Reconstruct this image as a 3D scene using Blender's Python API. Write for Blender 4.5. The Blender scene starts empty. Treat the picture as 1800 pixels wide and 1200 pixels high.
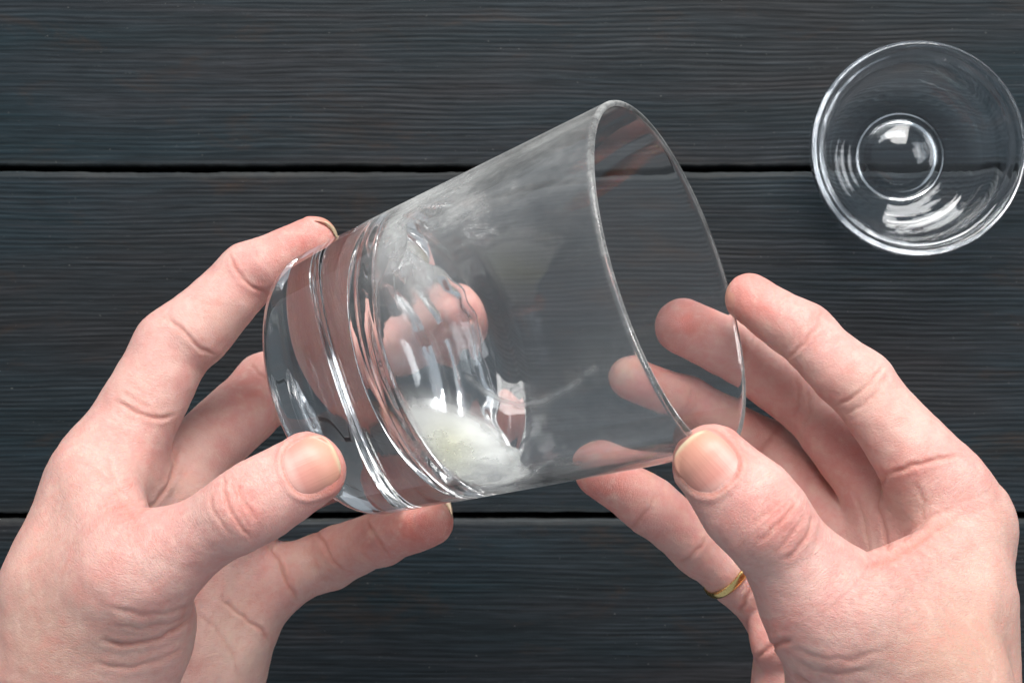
import bpy, bmesh, math, random
import numpy as np
import openvdb
from mathutils import Vector, Matrix, noise
random.seed(7); np.random.seed(7)
C = bpy.context.scene.collection
SC = bpy.context.scene
MM = 0.001
CAM_H = 520.0           # camera height above the tabletop, mm
FPX = 2500.0            # focal length in photograph pixels (1800 wide)

# ------------------------------------------------------------------ camera
cd = bpy.data.cameras.new('camera'); cam = bpy.data.objects.new('camera', cd); C.objects.link(cam)
cd.sensor_width = 36.0; cd.lens = 36.0*FPX/1800.0; cd.clip_start = 0.01; cd.clip_end = 50
cam.location = (0, 0, CAM_H*MM); cam.rotation_euler = (0, 0, 0)
cd.dof.use_dof = True; cd.dof.focus_distance = 0.355; cd.dof.aperture_fstop = 40
SC.camera = cam

# ------------------------------------------------------------------ world and lamps (a dim room with a window beyond the hands)
w = bpy.data.worlds.new("World"); SC.world = w; w.use_nodes = True
bgn = w.node_tree.nodes['Background']; bgn.inputs[0].default_value = (0.80, 0.90, 1.0, 1); bgn.inputs[1].default_value = 0.40

def area(name, loc, target, sx, sy, power, col):
    l = bpy.data.lights.new(name, 'AREA'); l.shape = 'RECTANGLE'; l.size = sx; l.size_y = sy
    l.energy = power; l.color = col
    o = bpy.data.objects.new(name, l); C.objects.link(o); o.location = loc
    o.rotation_euler = (Vector(target)-Vector(loc)).to_track_quat('-Z', 'Y').to_euler()
    return o
area('window_light', (0.10, 0.95, 0.80), (0, 0, 0.12), 1.0, 0.6, 25.5, (1.0, 0.985, 0.965))
area('side_fill_light', (1.05, 0.35, 0.85), (0, 0, 0.1), 0.45, 0.5, 3.5, (0.94, 0.97, 1.0))  # added fill lamp on the right for rim glints; no window known there
SC.view_settings.view_transform = 'Standard'; SC.view_settings.look = 'None'
SC.view_settings.exposure = 0.13; SC.view_settings.gamma = 1.0
SC.cycles.max_bounces = 20; SC.cycles.transmission_bounces = 16; SC.cycles.transparent_max_bounces = 16
SC.cycles.glossy_bounces = 8; SC.cycles.diffuse_bounces = 4
SC.cycles.use_denoising = True; SC.cycles.sample_clamp_indirect = 25.0
SC.cycles.caustics_refractive = True; SC.cycles.caustics_reflective = True; SC.cycles.blur_glossy = 0.3

# ------------------------------------------------------------------ helpers
def P(px, py, d):
    """a point d mm below the camera, from where it stands in the photograph -> world mm"""
    return np.array([(px-900.0)/FPX*d, -(py-600.0)/FPX*d, CAM_H-d])
def to_px(v):
    d = CAM_H-v[:, 2]
    return np.stack([900+FPX*v[:, 0]/d, 600-FPX*v[:, 1]/d], 1)
def tag(o, label=None, cat=None, group=None, kind=None):
    if label: o['label'] = label
    if cat: o['category'] = cat
    if group: o['group'] = group
    if kind: o['kind'] = kind
    return o
def mesh_obj(name, verts_mm, faces, mat, parent=None, smooth=True, origin=None):
    v = np.asarray(verts_mm, float)
    me = bpy.data.meshes.new(name); org = np.zeros(3) if origin is None else np.asarray(origin, float)
    me.from_pydata(((v-org)*MM).tolist(), [], [tuple(int(i) for i in f) for f in faces]); me.update()
    if smooth: me.polygons.foreach_set('use_smooth', [True]*len(me.polygons))
    if mat: me.materials.append(mat)
    o = bpy.data.objects.new(name, me); C.objects.link(o)
    o.location = (org*MM).tolist()
    if parent:
        o.parent = parent; o.location = (Vector((org*MM).tolist())-parent.location)
    return o
def fixn(o):
    bm = bmesh.new(); bm.from_mesh(o.data); bmesh.ops.recalc_face_normals(bm, faces=bm.faces); bm.to_mesh(o.data); bm.free()
def attr(o, name, val):
    a = o.data.attributes.new(name, 'FLOAT', 'POINT'); a.data.foreach_set('value', np.asarray(val, np.float32))
def attrv(o, name, val):
    a = o.data.attributes.new(name, 'FLOAT_VECTOR', 'POINT'); a.data.foreach_set('vector', np.asarray(val, np.float32).ravel())
class M:
    """a small node-material builder"""
    def __init__(s, name):
        s.m = bpy.data.materials.new(name); s.m.use_nodes = True; s.t = s.m.node_tree; s.n = s.t.nodes
        s.b = s.n['Principled BSDF']; s.out = s.n['Material Output']
    def add(s, typ, **kw):
        n = s.n.new(typ)
        for k, v in kw.items(): setattr(n, k, v)
        return n
    def l(s, a, b): s.t.links.new(a, b)
    def attr(s, name): return s.add('ShaderNodeAttribute', attribute_name=name)
    def mix(s, f, a, b, blend='MIX'):
        n = s.add('ShaderNodeMix', data_type='RGBA', blend_type=blend)
        for i, v in ((0, f), (6, a), (7, b)):
            if hasattr(v, 'is_linked'): s.l(v, n.inputs[i])
            elif isinstance(v, (int, float)): n.inputs[i].default_value = v
            else: n.inputs[i].default_value = (*v, 1)
        return n.outputs[2]
    def math(s, op, a, b=0.0, c=0.0):
        n = s.add('ShaderNodeMath', operation=op)
        for i, v in enumerate((a, b, c)):
            if hasattr(v, 'is_linked'): s.l(v, n.inputs[i])
            else: n.inputs[i].default_value = v
        return n.outputs[0]
    def noise(s, vec, scale, detail=4, rough=0.5, dist=0.0, fac=True):
        n = s.add('ShaderNodeTexNoise'); n.inputs['Scale'].default_value = scale; n.inputs['Detail'].default_value = detail
        n.inputs['Roughness'].default_value = rough; n.inputs['Distortion'].default_value = dist
        if vec is not None: s.l(vec, n.inputs['Vector'])
        return n.outputs[0] if fac else n.outputs[1]
    def mapping(s, vec, scale=(1, 1, 1), loc=(0, 0, 0)):
        n = s.add('ShaderNodeMapping'); n.inputs['Scale'].default_value = scale; n.inputs['Location'].default_value = loc
        s.l(vec, n.inputs['Vector']); return n.outputs[0]
    def ramp(s, f, stops):
        n = s.add('ShaderNodeValToRGB'); s.l(f, n.inputs[0]); e = n.color_ramp.elements
        while len(e) < len(stops): e.new(0.5)
        for k, (p, c) in enumerate(stops):
            e[k].position = p; e[k].color = (*c, 1) if not isinstance(c, (int, float)) else (c, c, c, 1)
        return n.outputs[0]
    def rng(s, f, a, b, c=0.0, d=1.0):
        n = s.add('ShaderNodeMapRange'); s.l(f, n.inputs[0])
        for i, v in enumerate((a, b, c, d)): n.inputs[i+1].default_value = v
        return n.outputs[0]
    def bump(s, h, strength, dist, prev=None):
        n = s.add('ShaderNodeBump'); n.inputs['Strength'].default_value = strength; n.inputs['Distance'].default_value = dist
        s.l(h, n.inputs['Height'])
        if prev: s.l(prev, n.inputs['Normal'])
        return n.outputs[0]

# ------------------------------------------------------------------ materials
def mat_wood():
    k = M('dark_painted_wood'); o = k.add('ShaderNodeTexCoord').outputs['Object']
    oi = k.add('ShaderNodeObjectInfo')
    off = k.add('ShaderNodeVectorMath', operation='ADD'); k.l(o, off.inputs[0])
    sc = k.add('ShaderNodeVectorMath', operation='SCALE'); sc.inputs[3].default_value = 3.7
    cx = k.add('ShaderNodeCombineXYZ'); k.l(oi.outputs['Random'], cx.inputs[0]); k.l(oi.outputs['Random'], cx.inputs[1]); k.l(cx.outputs[0], sc.inputs[0])
    k.l(sc.outputs[0], off.inputs[1]); v = off.outputs[0]
    wv = k.add('ShaderNodeVectorMath', operation='ADD'); k.l(v, wv.inputs[0])
    bend = k.math('MULTIPLY', k.math('SUBTRACT', k.noise(k.mapping(v, (7, 14, 7)), 1.0, 2, 0.5), 0.5), 0.006)
    cb = k.add('ShaderNodeCombineXYZ'); k.l(bend, cb.inputs[1]); k.l(cb.outputs[0], wv.inputs[1]); u = wv.outputs[0]
    g1 = k.noise(k.mapping(u, (20, 560, 60)), 1.0, 3, 0.55, 0.25)         # brushed growth rings, about 2 mm apart
    g2 = k.noise(k.mapping(u, (60, 1500, 60)), 1.0, 4, 0.65, 0.3)
    g3 = k.noise(k.mapping(u, (6, 42, 10)), 1.0, 5, 0.6, 0.8)
    g4 = k.noise(k.mapping(u, (20, 60, 26)), 1.0, 6, 0.7, 0.6)
    g5 = k.noise(k.mapping(u, (3.5, 9, 5), (7, 3, 1)), 1.0, 3, 0.6, 0.4)
    fine = k.noise(v, 1100, 4, 0.75)
    sx = k.add('ShaderNodeSeparateXYZ'); k.l(u, sx.inputs[0])
    ph = k.math('ADD', k.math('MULTIPLY', sx.outputs[1], 2*math.pi/0.00185), k.math('MULTIPLY', k.noise(k.mapping(u, (14, 75, 20), (1, 8, 2)), 1.0, 3, 0.55), 9.0))
    rid = k.math('MULTIPLY', k.math('SINE', ph), k.rng(k.noise(k.mapping(u, (12, 50, 20), (6, 2, 2)), 1.0, 2, 0.5), 0.32, 0.6, 0.25, 1.0))
    rid = k.math('MULTIPLY', rid, k.rng(oi.outputs['Random'], 0.0, 1.0, 0.45, 1.0)); rid = k.rng(rid, -1.0, 1.0, 0.0, 1.0)
    base = k.ramp(g3, [(0.28, (0.0078, 0.0168, 0.0212)), (0.5, (0.0126, 0.0196, 0.0243)), (0.72, (0.0220, 0.0236, 0.0272))])
    base = k.mix(k.rng(g5, 0.40, 0.60, 0.0, 0.55), base, (0.0190, 0.0155, 0.0150))
    hs = k.mix(1.0, base, k.rng(g1, 0.34, 0.66, 0.74, 1.26), 'MULTIPLY')
    hs = k.mix(1.0, hs, k.rng(rid, 0.0, 1.0, 0.76, 1.20), 'MULTIPLY')
    hs = k.mix(1.0, hs, k.rng(g2, 0.3, 0.7, 0.62, 1.42), 'MULTIPLY')
    worn = k.math('MULTIPLY', k.rng(g4, 0.55, 0.72, 0.0, 0.75), k.rng(g2, 0.35, 0.6, 0.4, 1.0))
    hs = k.mix(worn, hs, (0.034, 0.0215, 0.0155))
    pale = k.math('MULTIPLY', k.rng(k.noise(k.mapping(u, (60, 600, 60), (3, 1, 0)), 1.0, 4, 0.7), 0.63, 0.76, 0, 0.8), k.rng(fine, 0.45, 0.6, 0, 1))
    hs = k.mix(pale, hs, (0.085, 0.092, 0.092))
    dust = k.rng(k.noise(k.mapping(v, (1, 1, 1), (2, 5, 3)), 650, 2, 0.5), 0.735, 0.78, 0.0, 0.5)
    hs = k.mix(dust, hs, (0.16, 0.16, 0.15))
    # bare, scuffed arris along the joints
    ek = k.attr('arris').outputs['Fac']
    hs = k.mix(k.math('MULTIPLY', ek, k.rng(g4, 0.35, 0.6, 0.15, 0.7)), hs, (0.060, 0.062, 0.060))
    k.l(hs, k.b.inputs['Base Color'])
    k.l(k.rng(g1, 0.3, 0.7, 0.66, 0.50), k.b.inputs['Roughness'])
    k.b.inputs['Specular IOR Level'].default_value = 0.15
    n = k.bump(rid, 0.42, 0.0003); n = k.bump(g1, 0.4, 0.0004, n); n = k.bump(g2, 0.4, 0.00025, n); n = k.bump(fine, 0.3, 0.00012, n)
    k.l(n, k.b.inputs['Normal'])
    return k.m
def mat_gap():
    k = M('dark_underlay'); k.b.inputs['Base Color'].default_value = (0.006, 0.006, 0.007, 1); k.b.inputs['Roughness'].default_value = 0.9
    return k.m
def mat_skin():
    k = M('skin'); o = k.add('ShaderNodeTexCoord').outputs['Object']
    red = k.attr('red').outputs['Fac']; tan = k.attr('tan').outputs['Fac']; cr = k.attr('crease').outputs['Fac']
    wr = k.attr('wrinkle').outputs['Fac']; fc = k.attr('along').outputs['Vector']; pale = k.attr('pale').outputs['Fac']
    m1 = k.noise(o, 90, 4, 0.6, 0.6); m2 = k.noise(k.mapping(o, (1, 1, 1), (4, 2, 1)), 260, 4, 0.65, 0.3); m3 = k.noise(o, 1500, 3, 0.6)
    base = k.mix(k.rng(m1, 0.38, 0.64), (0.690, 0.435, 0.380), (0.660, 0.350, 0.308))
    base = k.mix(tan, base, (0.470, 0.300, 0.225))
    base = k.mix(k.math('MULTIPLY', red, k.rng(m2, 0.3, 0.65, 0.55, 1.0)), base, (0.640, 0.195, 0.160))
    base = k.mix(k.math('MULTIPLY', pale, k.rng(m1, 0.3, 0.6, 0.5, 1.0)), base, (0.760, 0.560, 0.450))
    base = k.mix(k.rng(m2, 0.50, 0.70, 0.0, 0.28), base, (0.640, 0.225, 0.185))
    base = k.mix(k.rng(m2, 0.46, 0.30, 0.0, 0.28), base, (0.740, 0.520, 0.420))
    base = k.mix(k.math('MULTIPLY', cr, 0.50), base, (0.500, 0.170, 0.120))
    # directional fine lines across the fingers
    wn = k.noise(k.mapping(fc, (1.15, 0.24, 0.24)), 1.0, 4, 0.6, 1.1)
    wn2 = k.noise(k.mapping(fc, (2.8, 0.55, 0.55), (5, 5, 0)), 1.0, 3, 0.6, 0.8)
    wl = k.math('ABSOLUTE', k.math('SUBTRACT', wn, 0.5)); wl = k.rng(wl, 0.0, 0.055, 0.0, 1.0)
    wl2 = k.math('ABSOLUTE', k.math('SUBTRACT', wn2, 0.5)); wl2 = k.rng(wl2, 0.0, 0.07, 0.0, 1.0)
    lines = k.math('MULTIPLY', k.math('SUBTRACT', 1.0, wl), wr)
    base = k.mix(k.math('MULTIPLY', lines, 0.14), base, (0.50, 0.21, 0.15))
    k.l(base, k.b.inputs['Base Color'])
    vor = k.add('ShaderNodeTexVoronoi', feature='DISTANCE_TO_EDGE'); vor.inputs['Scale'].default_value = 1150
    ds = k.add('ShaderNodeVectorMath', operation='ADD'); k.l(k.mapping(o, (1, 1, 1)), ds.inputs[0])
    nn = k.add('ShaderNodeVectorMath', operation='SCALE'); nn.inputs[3].default_value = 0.0012
    k.l(k.noise(o, 400, 2, 0.5, 0, False), nn.inputs[0]); k.l(nn.outputs[0], ds.inputs[1]); k.l(ds.outputs[0], vor.inputs['Vector'])
    cell = k.rng(vor.outputs[0], 0.0, 0.12, 0.0, 1.0)
    n = k.bump(k.math('MULTIPLY', wl, wr), 0.42, 0.00040)
    n = k.bump(k.math('MULTIPLY', wl2, k.math('ADD', k.math('MULTIPLY', wr, 0.8), 0.25)), 0.4, 0.00022, n)
    n = k.bump(cell, 0.40, 0.00010, n); n = k.bump(m3, 0.25, 0.00015, n)
    k.l(n, k.b.inputs['Normal'])
    k.l(k.rng(m2, 0.3, 0.7, 0.44, 0.58), k.b.inputs['Roughness'])
    k.b.inputs['Specular IOR Level'].default_value = 0.42
    k.b.inputs['Subsurface Weight'].default_value = 0.35
    k.b.inputs['Subsurface Radius'].default_value = (1.0, 0.30, 0.16)
    k.b.inputs['Subsurface Scale'].default_value = 0.0028
    return k.m
def mat_nail():
    k = M('fingernail'); o = k.add('ShaderNodeTexCoord').outputs['Object']
    fe = k.attr('free_edge').outputs['Fac']; al = k.attr('nail_along').outputs['Fac']; ac = k.attr('nail_across').outputs['Fac']
    base = k.mix(k.rng(al, 0.0, 1.0), (0.560, 0.238, 0.208), (0.585, 0.300, 0.205))
    base = k.mix(k.rng(al, 0.24, 0.12, 0.0, 0.65), base, (0.68, 0.42, 0.36))
    base = k.mix(k.rng(k.noise(o, 220, 3, 0.6), 0.4, 0.65, 0, 0.35), base, (0.60, 0.24, 0.19))
    base = k.mix(fe, base, (0.580, 0.440, 0.290))
    k.l(base, k.b.inputs['Base Color']); k.b.inputs['Roughness'].default_value = 0.42; k.b.inputs['Specular IOR Level'].default_value = 0.5
    cx = k.add('ShaderNodeCombineXYZ'); k.l(ac, cx.inputs[0]); k.l(al, cx.inputs[1])
    rid = k.noise(k.mapping(cx.outputs[0], (11, 0.7, 1)), 1.0, 3, 0.6)
    k.l(k.bump(rid, 0.25, 0.0003), k.b.inputs['Normal'])
    k.b.inputs['Subsurface Weight'].default_value = 0.0
    k.b.inputs['Coat Weight'].default_value = 0.0; k.b.inputs['Coat Roughness'].default_value = 0.3
    return k.m
def mat_gold():
    k = M('gold'); k.b.inputs['Base Color'].default_value = (0.80, 0.58, 0.24, 1); k.b.inputs['Metallic'].default_value = 1.0
    o = k.add('ShaderNodeTexCoord').outputs['Object']; nz = k.noise(o, 900, 4, 0.7)
    k.l(k.rng(nz, 0.3, 0.7, 0.16, 0.34), k.b.inputs['Roughness']); k.l(k.bump(k.noise(o, 300, 3, 0.6), 0.2, 0.0003), k.b.inputs['Normal'])
    return k.m
def mat_glass(name, ior=1.5, rough=0.0, col=(1, 1, 1), bump=0.0, bscale=60):
    k = M(name); k.b.inputs['Base Color'].default_value = (*col, 1); k.b.inputs['Roughness'].default_value = rough
    k.b.inputs['IOR'].default_value = ior; k.b.inputs['Transmission Weight'].default_value = 1.0
    if bump:
        o = k.add('ShaderNodeTexCoord').outputs['Object']
        k.l(k.bump(k.noise(o, bscale, 3, 0.5), bump, 0.002), k.b.inputs['Normal'])
    return k.m
def mat_mist_and_lip_light():
    k = M('condensation_and_lip_light'); o = k.add('ShaderNodeTexCoord').outputs['Object']
    mist_and_lip_light = k.attr('mist_and_lip_light').outputs['Fac']
    st = k.noise(k.mapping(o, (60, 60, 25)), 1.0, 6, 0.65, 1.6); fine = k.noise(o, 1500, 4, 0.7); fe = k.noise(k.mapping(o, (150, 150, 60)), 1.0, 5, 0.7, 2.5)
    f = k.math('MULTIPLY', mist_and_lip_light, k.rng(st, 0.30, 0.68, 0.45, 1.15)); f = k.math('MULTIPLY', f, k.rng(fine, 0.3, 0.7, 0.8, 1.15))
    f = k.math('MULTIPLY', f, k.rng(fe, 0.3, 0.62, 0.65, 1.1)); f = k.math('MINIMUM', f, 0.97)
    tr = k.add('ShaderNodeBsdfTransparent'); df = k.add('ShaderNodeBsdfDiffuse'); tl = k.add('ShaderNodeBsdfTranslucent')
    df.inputs[0].default_value = (0.93, 0.94, 0.93, 1); tl.inputs[0].default_value = (0.97, 0.98, 0.95, 1)
    m1 = k.add('ShaderNodeMixShader'); m1.inputs[0].default_value = 0.62; k.l(df.outputs[0], m1.inputs[1]); k.l(tl.outputs[0], m1.inputs[2])
    nb = k.bump(k.math('ADD', st, fe), 0.5, 0.002); k.l(nb, df.inputs['Normal'])
    m2 = k.add('ShaderNodeMixShader'); k.l(f, m2.inputs[0]); k.l(tr.outputs[0], m2.inputs[1]); k.l(m1.outputs[0], m2.inputs[2])
    k.n.remove(k.b); k.l(m2.outputs[0], k.out.inputs[0])
    return k.m
def mat_ice():
    k = M('ice'); o = k.add('ShaderNodeTexCoord').outputs['Object']; fr = k.attr('frost').outputs['Fac']
    nz = k.noise(k.mapping(o, (1, 1, 1)), 180, 5, 0.6, 0.8)
    f = k.math('MINIMUM', k.math('MULTIPLY', fr, k.rng(nz, 0.25, 0.6, 0.6, 1.4)), 0.96)
    k.b.inputs['Base Color'].default_value = (0.97, 0.99, 1, 1); k.b.inputs['IOR'].default_value = 1.33; k.b.inputs['Transmission Weight'].default_value = 1.0
    k.l(k.rng(f, 0, 1, 0.02, 0.5), k.b.inputs['Roughness'])
    k.l(k.bump(k.noise(o, 420, 3, 0.55, 0.5), 0.08, 0.0006), k.b.inputs['Normal'])
    df = k.add('ShaderNodeBsdfDiffuse'); tl = k.add('ShaderNodeBsdfTranslucent'); m1 = k.add('ShaderNodeMixShader')
    k.l(k.mix(k.attr('tint').outputs['Fac'], (0.96, 0.97, 0.95), (0.93, 0.92, 0.70)), df.inputs[0]); tl.inputs[0].default_value = (0.97, 0.98, 0.93, 1)
    k.l(df.outputs[0], m1.inputs[1]); k.l(tl.outputs[0], m1.inputs[2]); m1.inputs[0].default_value = 0.3
    m2 = k.add('ShaderNodeMixShader'); k.l(f, m2.inputs[0]); k.l(k.b.outputs[0], m2.inputs[1]); k.l(m1.outputs[0], m2.inputs[2])
    k.l(m2.outputs[0], k.out.inputs[0])
    return k.m
WOOD = mat_wood(); GAP = mat_gap(); SKIN = mat_skin(); NAIL = mat_nail(); GOLD = mat_gold()
GLASS = mat_glass('clear_glass', 1.5); RIMG = mat_glass('polished_rim_glass', 1.5, 0.08); WALLG = mat_glass('hazy_wall_glass', 1.5, 0.035); BOWLG = mat_glass('bowl_glass', 1.5, 0.08, (0.95, 0.975, 1.0), 0.4, 45); MIST_AND_LIP_LIGHT = mat_mist_and_lip_light(); ICE = mat_ice()

# ------------------------------------------------------------------ tabletop: planks with open joints
table = bpy.data.objects.new('tabletop', None); C.objects.link(table)
tag(table, 'dark grey painted plank tabletop with brushed grain', None, None, 'structure')
mesh_obj('under_board', [(sx_*445, sy_*305, z_) for z_ in (-26, -22) for sx_, sy_ in ((-1, -1), (1, -1), (1, 1), (-1, 1))],
         [(3, 2, 1, 0), (4, 5, 6, 7), (0, 1, 5, 4), (1, 2, 6, 5), (2, 3, 7, 6), (3, 0, 4, 7)], GAP, table, False)
def plank(y0, y1, seed):
    # cross-section with eased edges, swept along x with a slightly wandering edge
    xs = np.r_[np.linspace(-450, -230, 60), np.linspace(-225, 225, 700), np.linspace(230, 450, 60)]; V = []; F = []
    for x in xs:
        def wob(s): return 0.30*noise.noise(Vector((x*0.02, s, seed)))+0.24*noise.noise(Vector((x*0.11, s, seed+4)))+0.16*noise.noise(Vector((x*0.45, s, seed+9)))+0.5*max(0, noise.noise(Vector((x*0.2, s+7, seed+2)))-0.45)
        a = y0+wob(1); b = y1+wob(2); r = 1.15+0.35*noise.noise(Vector((x*.06, 3, seed))); r2 = 0.8+0.3*noise.noise(Vector((x*.09, 5, seed)))
        sec = [(a, -21), (a, -r2), (a+0.35*r2, -0.3*r2), (a+r2, 0), (a+3, 0.02), (b-3, 0.02), (b-r*1.3, 0), (b-0.55*r, -0.3*r), (b-0.15*r, -0.75*r), (b, -1.6*r), (b, -21)]
        V += [(x, p, q) for p, q in sec]
    n = 11
    for i in range(len(xs)-1):
        for j in range(n):
            j2 = (j+1) % n; F.append((i*n+j, (i+1)*n+j, (i+1)*n+j2, i*n+j2))
    F.append(tuple(range(n))); F.append(tuple((len(xs)-1)*n+j for j in range(n-1, -1, -1)))
    o = mesh_obj('plank', V, F, WOOD, table, True); fixn(o)
    attr(o, 'arris', [1.0 if j_ in (1, 2, 8, 9) else (0.5 if j_ in (3, 7, 6) else 0.0) for _ in xs for j_ in range(n)])
    md = o.modifiers.new('edge', 'EDGE_SPLIT'); md.split_angle = math.radians(50)
    return o
def ty(py): return -(py-600)/FPX*CAM_H
J1, J2, PW = ty(296), ty(906), abs(ty(296)-ty(906))
edges = [J1+2*PW, J1+PW, J1, J2, J2-PW, J2-2*PW]
for k in range(len(edges)-1):
    plank(edges[k+1]+1.15, edges[k]-1.15, 11.3*k)

# ------------------------------------------------------------------ glass things turned on a lathe
def lathe(prof, seg=160):
    prof = np.asarray(prof, float); V = []; F = []; idx = []
    for r, z in prof:
        if r < 1e-6: idx.append([len(V)]); V.append((0, 0, z))
        else:
            idx.append(list(range(len(V), len(V)+seg)))
            V += [(r*math.cos(2*math.pi*i/seg), r*math.sin(2*math.pi*i/seg), z) for i in range(seg)]
    for a, b in zip(idx[:-1], idx[1:]):
        for i in range(seg):
            j = (i+1) % seg
            if len(a) == 1: F.append((a[0], b[j], b[i]))
            elif len(b) == 1: F.append((a[i], a[j], b[0]))
            else: F.append((a[i], a[j], b[j], b[i]))
    return np.array(V), F
def smooth_profile(pts, n=8):
    """Catmull-Rom through (r, z) points"""
    p = np.array(pts, float); q = np.vstack([2*p[0]-p[1], p, 2*p[-1]-p[-2]]); out = []
    for i in range(1, len(q)-2):
        for t in np.linspace(0, 1, n, endpoint=False):
            out.append(0.5*((2*q[i])+(-q[i-1]+q[i+1])*t+(2*q[i-1]-5*q[i]+4*q[i+1]-q[i+2])*t*t+(-q[i-1]+3*q[i]-3*q[i+1]+q[i+2])*t**3))
    out.append(q[-2]); out = np.array(out); out[:, 0] = np.maximum(out[:, 0], 0); return out

# the tumbler: 100 mm tall, 90 mm across the rim, thick heavy base
TH, PH, TR, TB, TL = 0.41386, 0.315717, 45.0, 36.695, 100.04
rimc = np.array([40.110, 16.422, CAM_H-347.79])
ax = np.array([math.cos(TH)*math.cos(PH), math.cos(TH)*math.sin(PH), math.sin(TH)])
basec = rimc-ax*TL
ux = np.cross(ax, [0, 0, 1]); ux /= np.linalg.norm(ux); vy = np.cross(ux, ax)     # vy points up towards the camera side
vy = np.cross(ax, ux)
if vy[2] < 0: vy = -vy; ux = -ux
ux = np.cross(vy, ax)
ROT = np.stack([ux, vy, ax], 1)                                                   # local -> world
def g2w(v): return np.asarray(v) @ ROT.T + basec
def outer_r(z): return TB+(TR-TB)*z/TL
FLOOR = 24.0
prof = [(0, 1.6), (14, 1.5), (25, 0.9), (30, 0.15), (32.3, 0.0), (34.2, 0.5), (35.7, 1.6), (36.6, 3.3)]
prof = list(map(tuple, smooth_profile(prof, 5)))
prof += [(outer_r(z), z) for z in np.linspace(5, 98.4, 40)]
for k in range(1, 8):
    a = math.pi*(k-0.6)/7.2; prof.append((TR-0.78+0.72*math.cos(a), 98.9+1.0*math.sin(a)))
prof += [(outer_r(z)-1.45-0.5*min(1, (98.2-z)/40)-0.9*max(0, (45-z)/25)**2, z) for z in np.linspace(98.2, FLOOR+13, 30)]
cav = [(outer_r(FLOOR+13)-2.2, FLOOR+13), (outer_r(30)-4.2, FLOOR+7.5), (30.6, FLOOR+3.6), (26, FLOOR+1.3), (19, FLOOR+.35), (10, FLOOR+.05), (0, FLOOR)]
prof += list(map(tuple, smooth_profile(cav, 7)))[1:]
V, F = lathe(prof, 200)
tum = bpy.data.objects.new('drinking_glass', None); C.objects.link(tum)
def placed(name, V, F, mat, parent):
    me = bpy.data.meshes.new(name); me.from_pydata((np.asarray(V)*MM).tolist(), [], F); me.update()
    me.polygons.foreach_set('use_smooth', [True]*len(me.polygons)); me.materials.append(mat)
    o = bpy.data.objects.new(name, me); C.objects.link(o); o.parent = parent; return o
def set_rot(o, loc, R):
    m = Matrix([list(r) for r in R]).to_4x4(); m.translation = Vector((np.asarray(loc)*MM).tolist()); o.matrix_world = m
set_rot(tum, basec, ROT)
tag(tum, 'clear empty thick-based tumbler glass tilted and held between two hands', 'drinking glass')
body = placed('glass_body', V, F, GLASS, tum); body.data.materials.append(RIMG); body.data.materials.append(WALLG); fixn(body)
for pl in body.data.polygons:
    if pl.center.z > (98.3)*MM: pl.material_index = 1
    elif pl.center.z > (FLOOR+16)*MM: pl.material_index = 2
# condensation film on the wall; its lip band is painted-in rim light
def inner_r(z):
    zz = np.asarray(z); r = outer_r(zz)-1.95-0.9*np.maximum(0, (45-zz)/25)**2
    return np.where(zz < FLOOR+13, np.interp(zz, [FLOOR, FLOOR+1.3, FLOOR+3.6, FLOOR+7.5, FLOOR+13], [19, 26, 30.6, outer_r(30)-4.2, outer_r(FLOOR+13)-2.2]), r)
nz_, na_ = 180, 480
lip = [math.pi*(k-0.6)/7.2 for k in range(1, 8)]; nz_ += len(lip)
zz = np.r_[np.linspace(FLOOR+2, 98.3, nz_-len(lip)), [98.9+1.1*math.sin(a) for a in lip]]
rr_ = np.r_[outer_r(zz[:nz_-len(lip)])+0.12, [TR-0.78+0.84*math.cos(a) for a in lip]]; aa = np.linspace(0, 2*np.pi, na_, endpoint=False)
Z, A = np.meshgrid(zz, aa, indexing='ij'); Rr = np.repeat(rr_[:, None], na_, 1)
fv = np.stack([Rr*np.cos(A), Rr*np.sin(A), Z], -1).reshape(-1, 3)
ff = [(i*na_+j, i*na_+(j+1) % na_, (i+1)*na_+(j+1) % na_, (i+1)*na_+j) for i in range(nz_-1) for j in range(na_)]
pw = to_px(g2w(fv)); front = fv[:, 1] > -4
def blob(p, cx, cy, sx, sy, rot=0.0, pwr=2.0):
    c, s = math.cos(math.radians(rot)), math.sin(math.radians(rot)); dx = p[:, 0]-cx; dy = p[:, 1]-cy
    u = (dx*c-dy*s)/sx; v = (dx*s+dy*c)/sy
    return np.exp(-(u*u+v*v)**(pwr/2))
mist_and_lip_light = 0.06+0.12*np.clip((np.cos(A).ravel()-0.55)/0.45, 0, 1)+0.22*blob(pw, 880, 330, 190, 75, 25)+0.22*blob(pw, 760, 360, 110, 60, 25)+0.30*blob(pw, 690, 470, 45, 120, -20)
mist_and_lip_light += 0.20*blob(pw, 800, 470, 60, 80)+0.55*blob(pw, 803, 818, 112, 50, -38, 3)+0.45*blob(pw, 870, 850, 90, 30, 10)+0.22*blob(pw, 1000, 800, 160, 50, 12)+0.16*blob(pw, 1010, 700, 130, 50, 10)
mist_and_lip_light *= 1-0.95*blob(pw, 950, 540, 135, 115, 10, 4)
mist_and_lip_light *= 1-0.8*blob(pw, 640, 620, 45, 150, -15)
def dline(px, line):
    best = np.full(len(px), 1e9); L_ = np.array(line, float)
    for a, b in zip(L_[:-1], L_[1:]):
        ab = b-a; t = np.clip(((px-a) @ ab)/(ab @ ab), 0, 1); best = np.minimum(best, np.linalg.norm(px-a-t[:, None]*ab, axis=1))
    return best
mist_and_lip_light = np.where(front, mist_and_lip_light, mist_and_lip_light*0.15)
mist_and_lip_light += np.where(front, 0.55*np.exp(-(dline(pw, [(822, 662), (850, 686), (880, 703), (915, 712), (955, 704), (1000, 682), (1045, 645)])/5.0)**2), 0)
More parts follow.
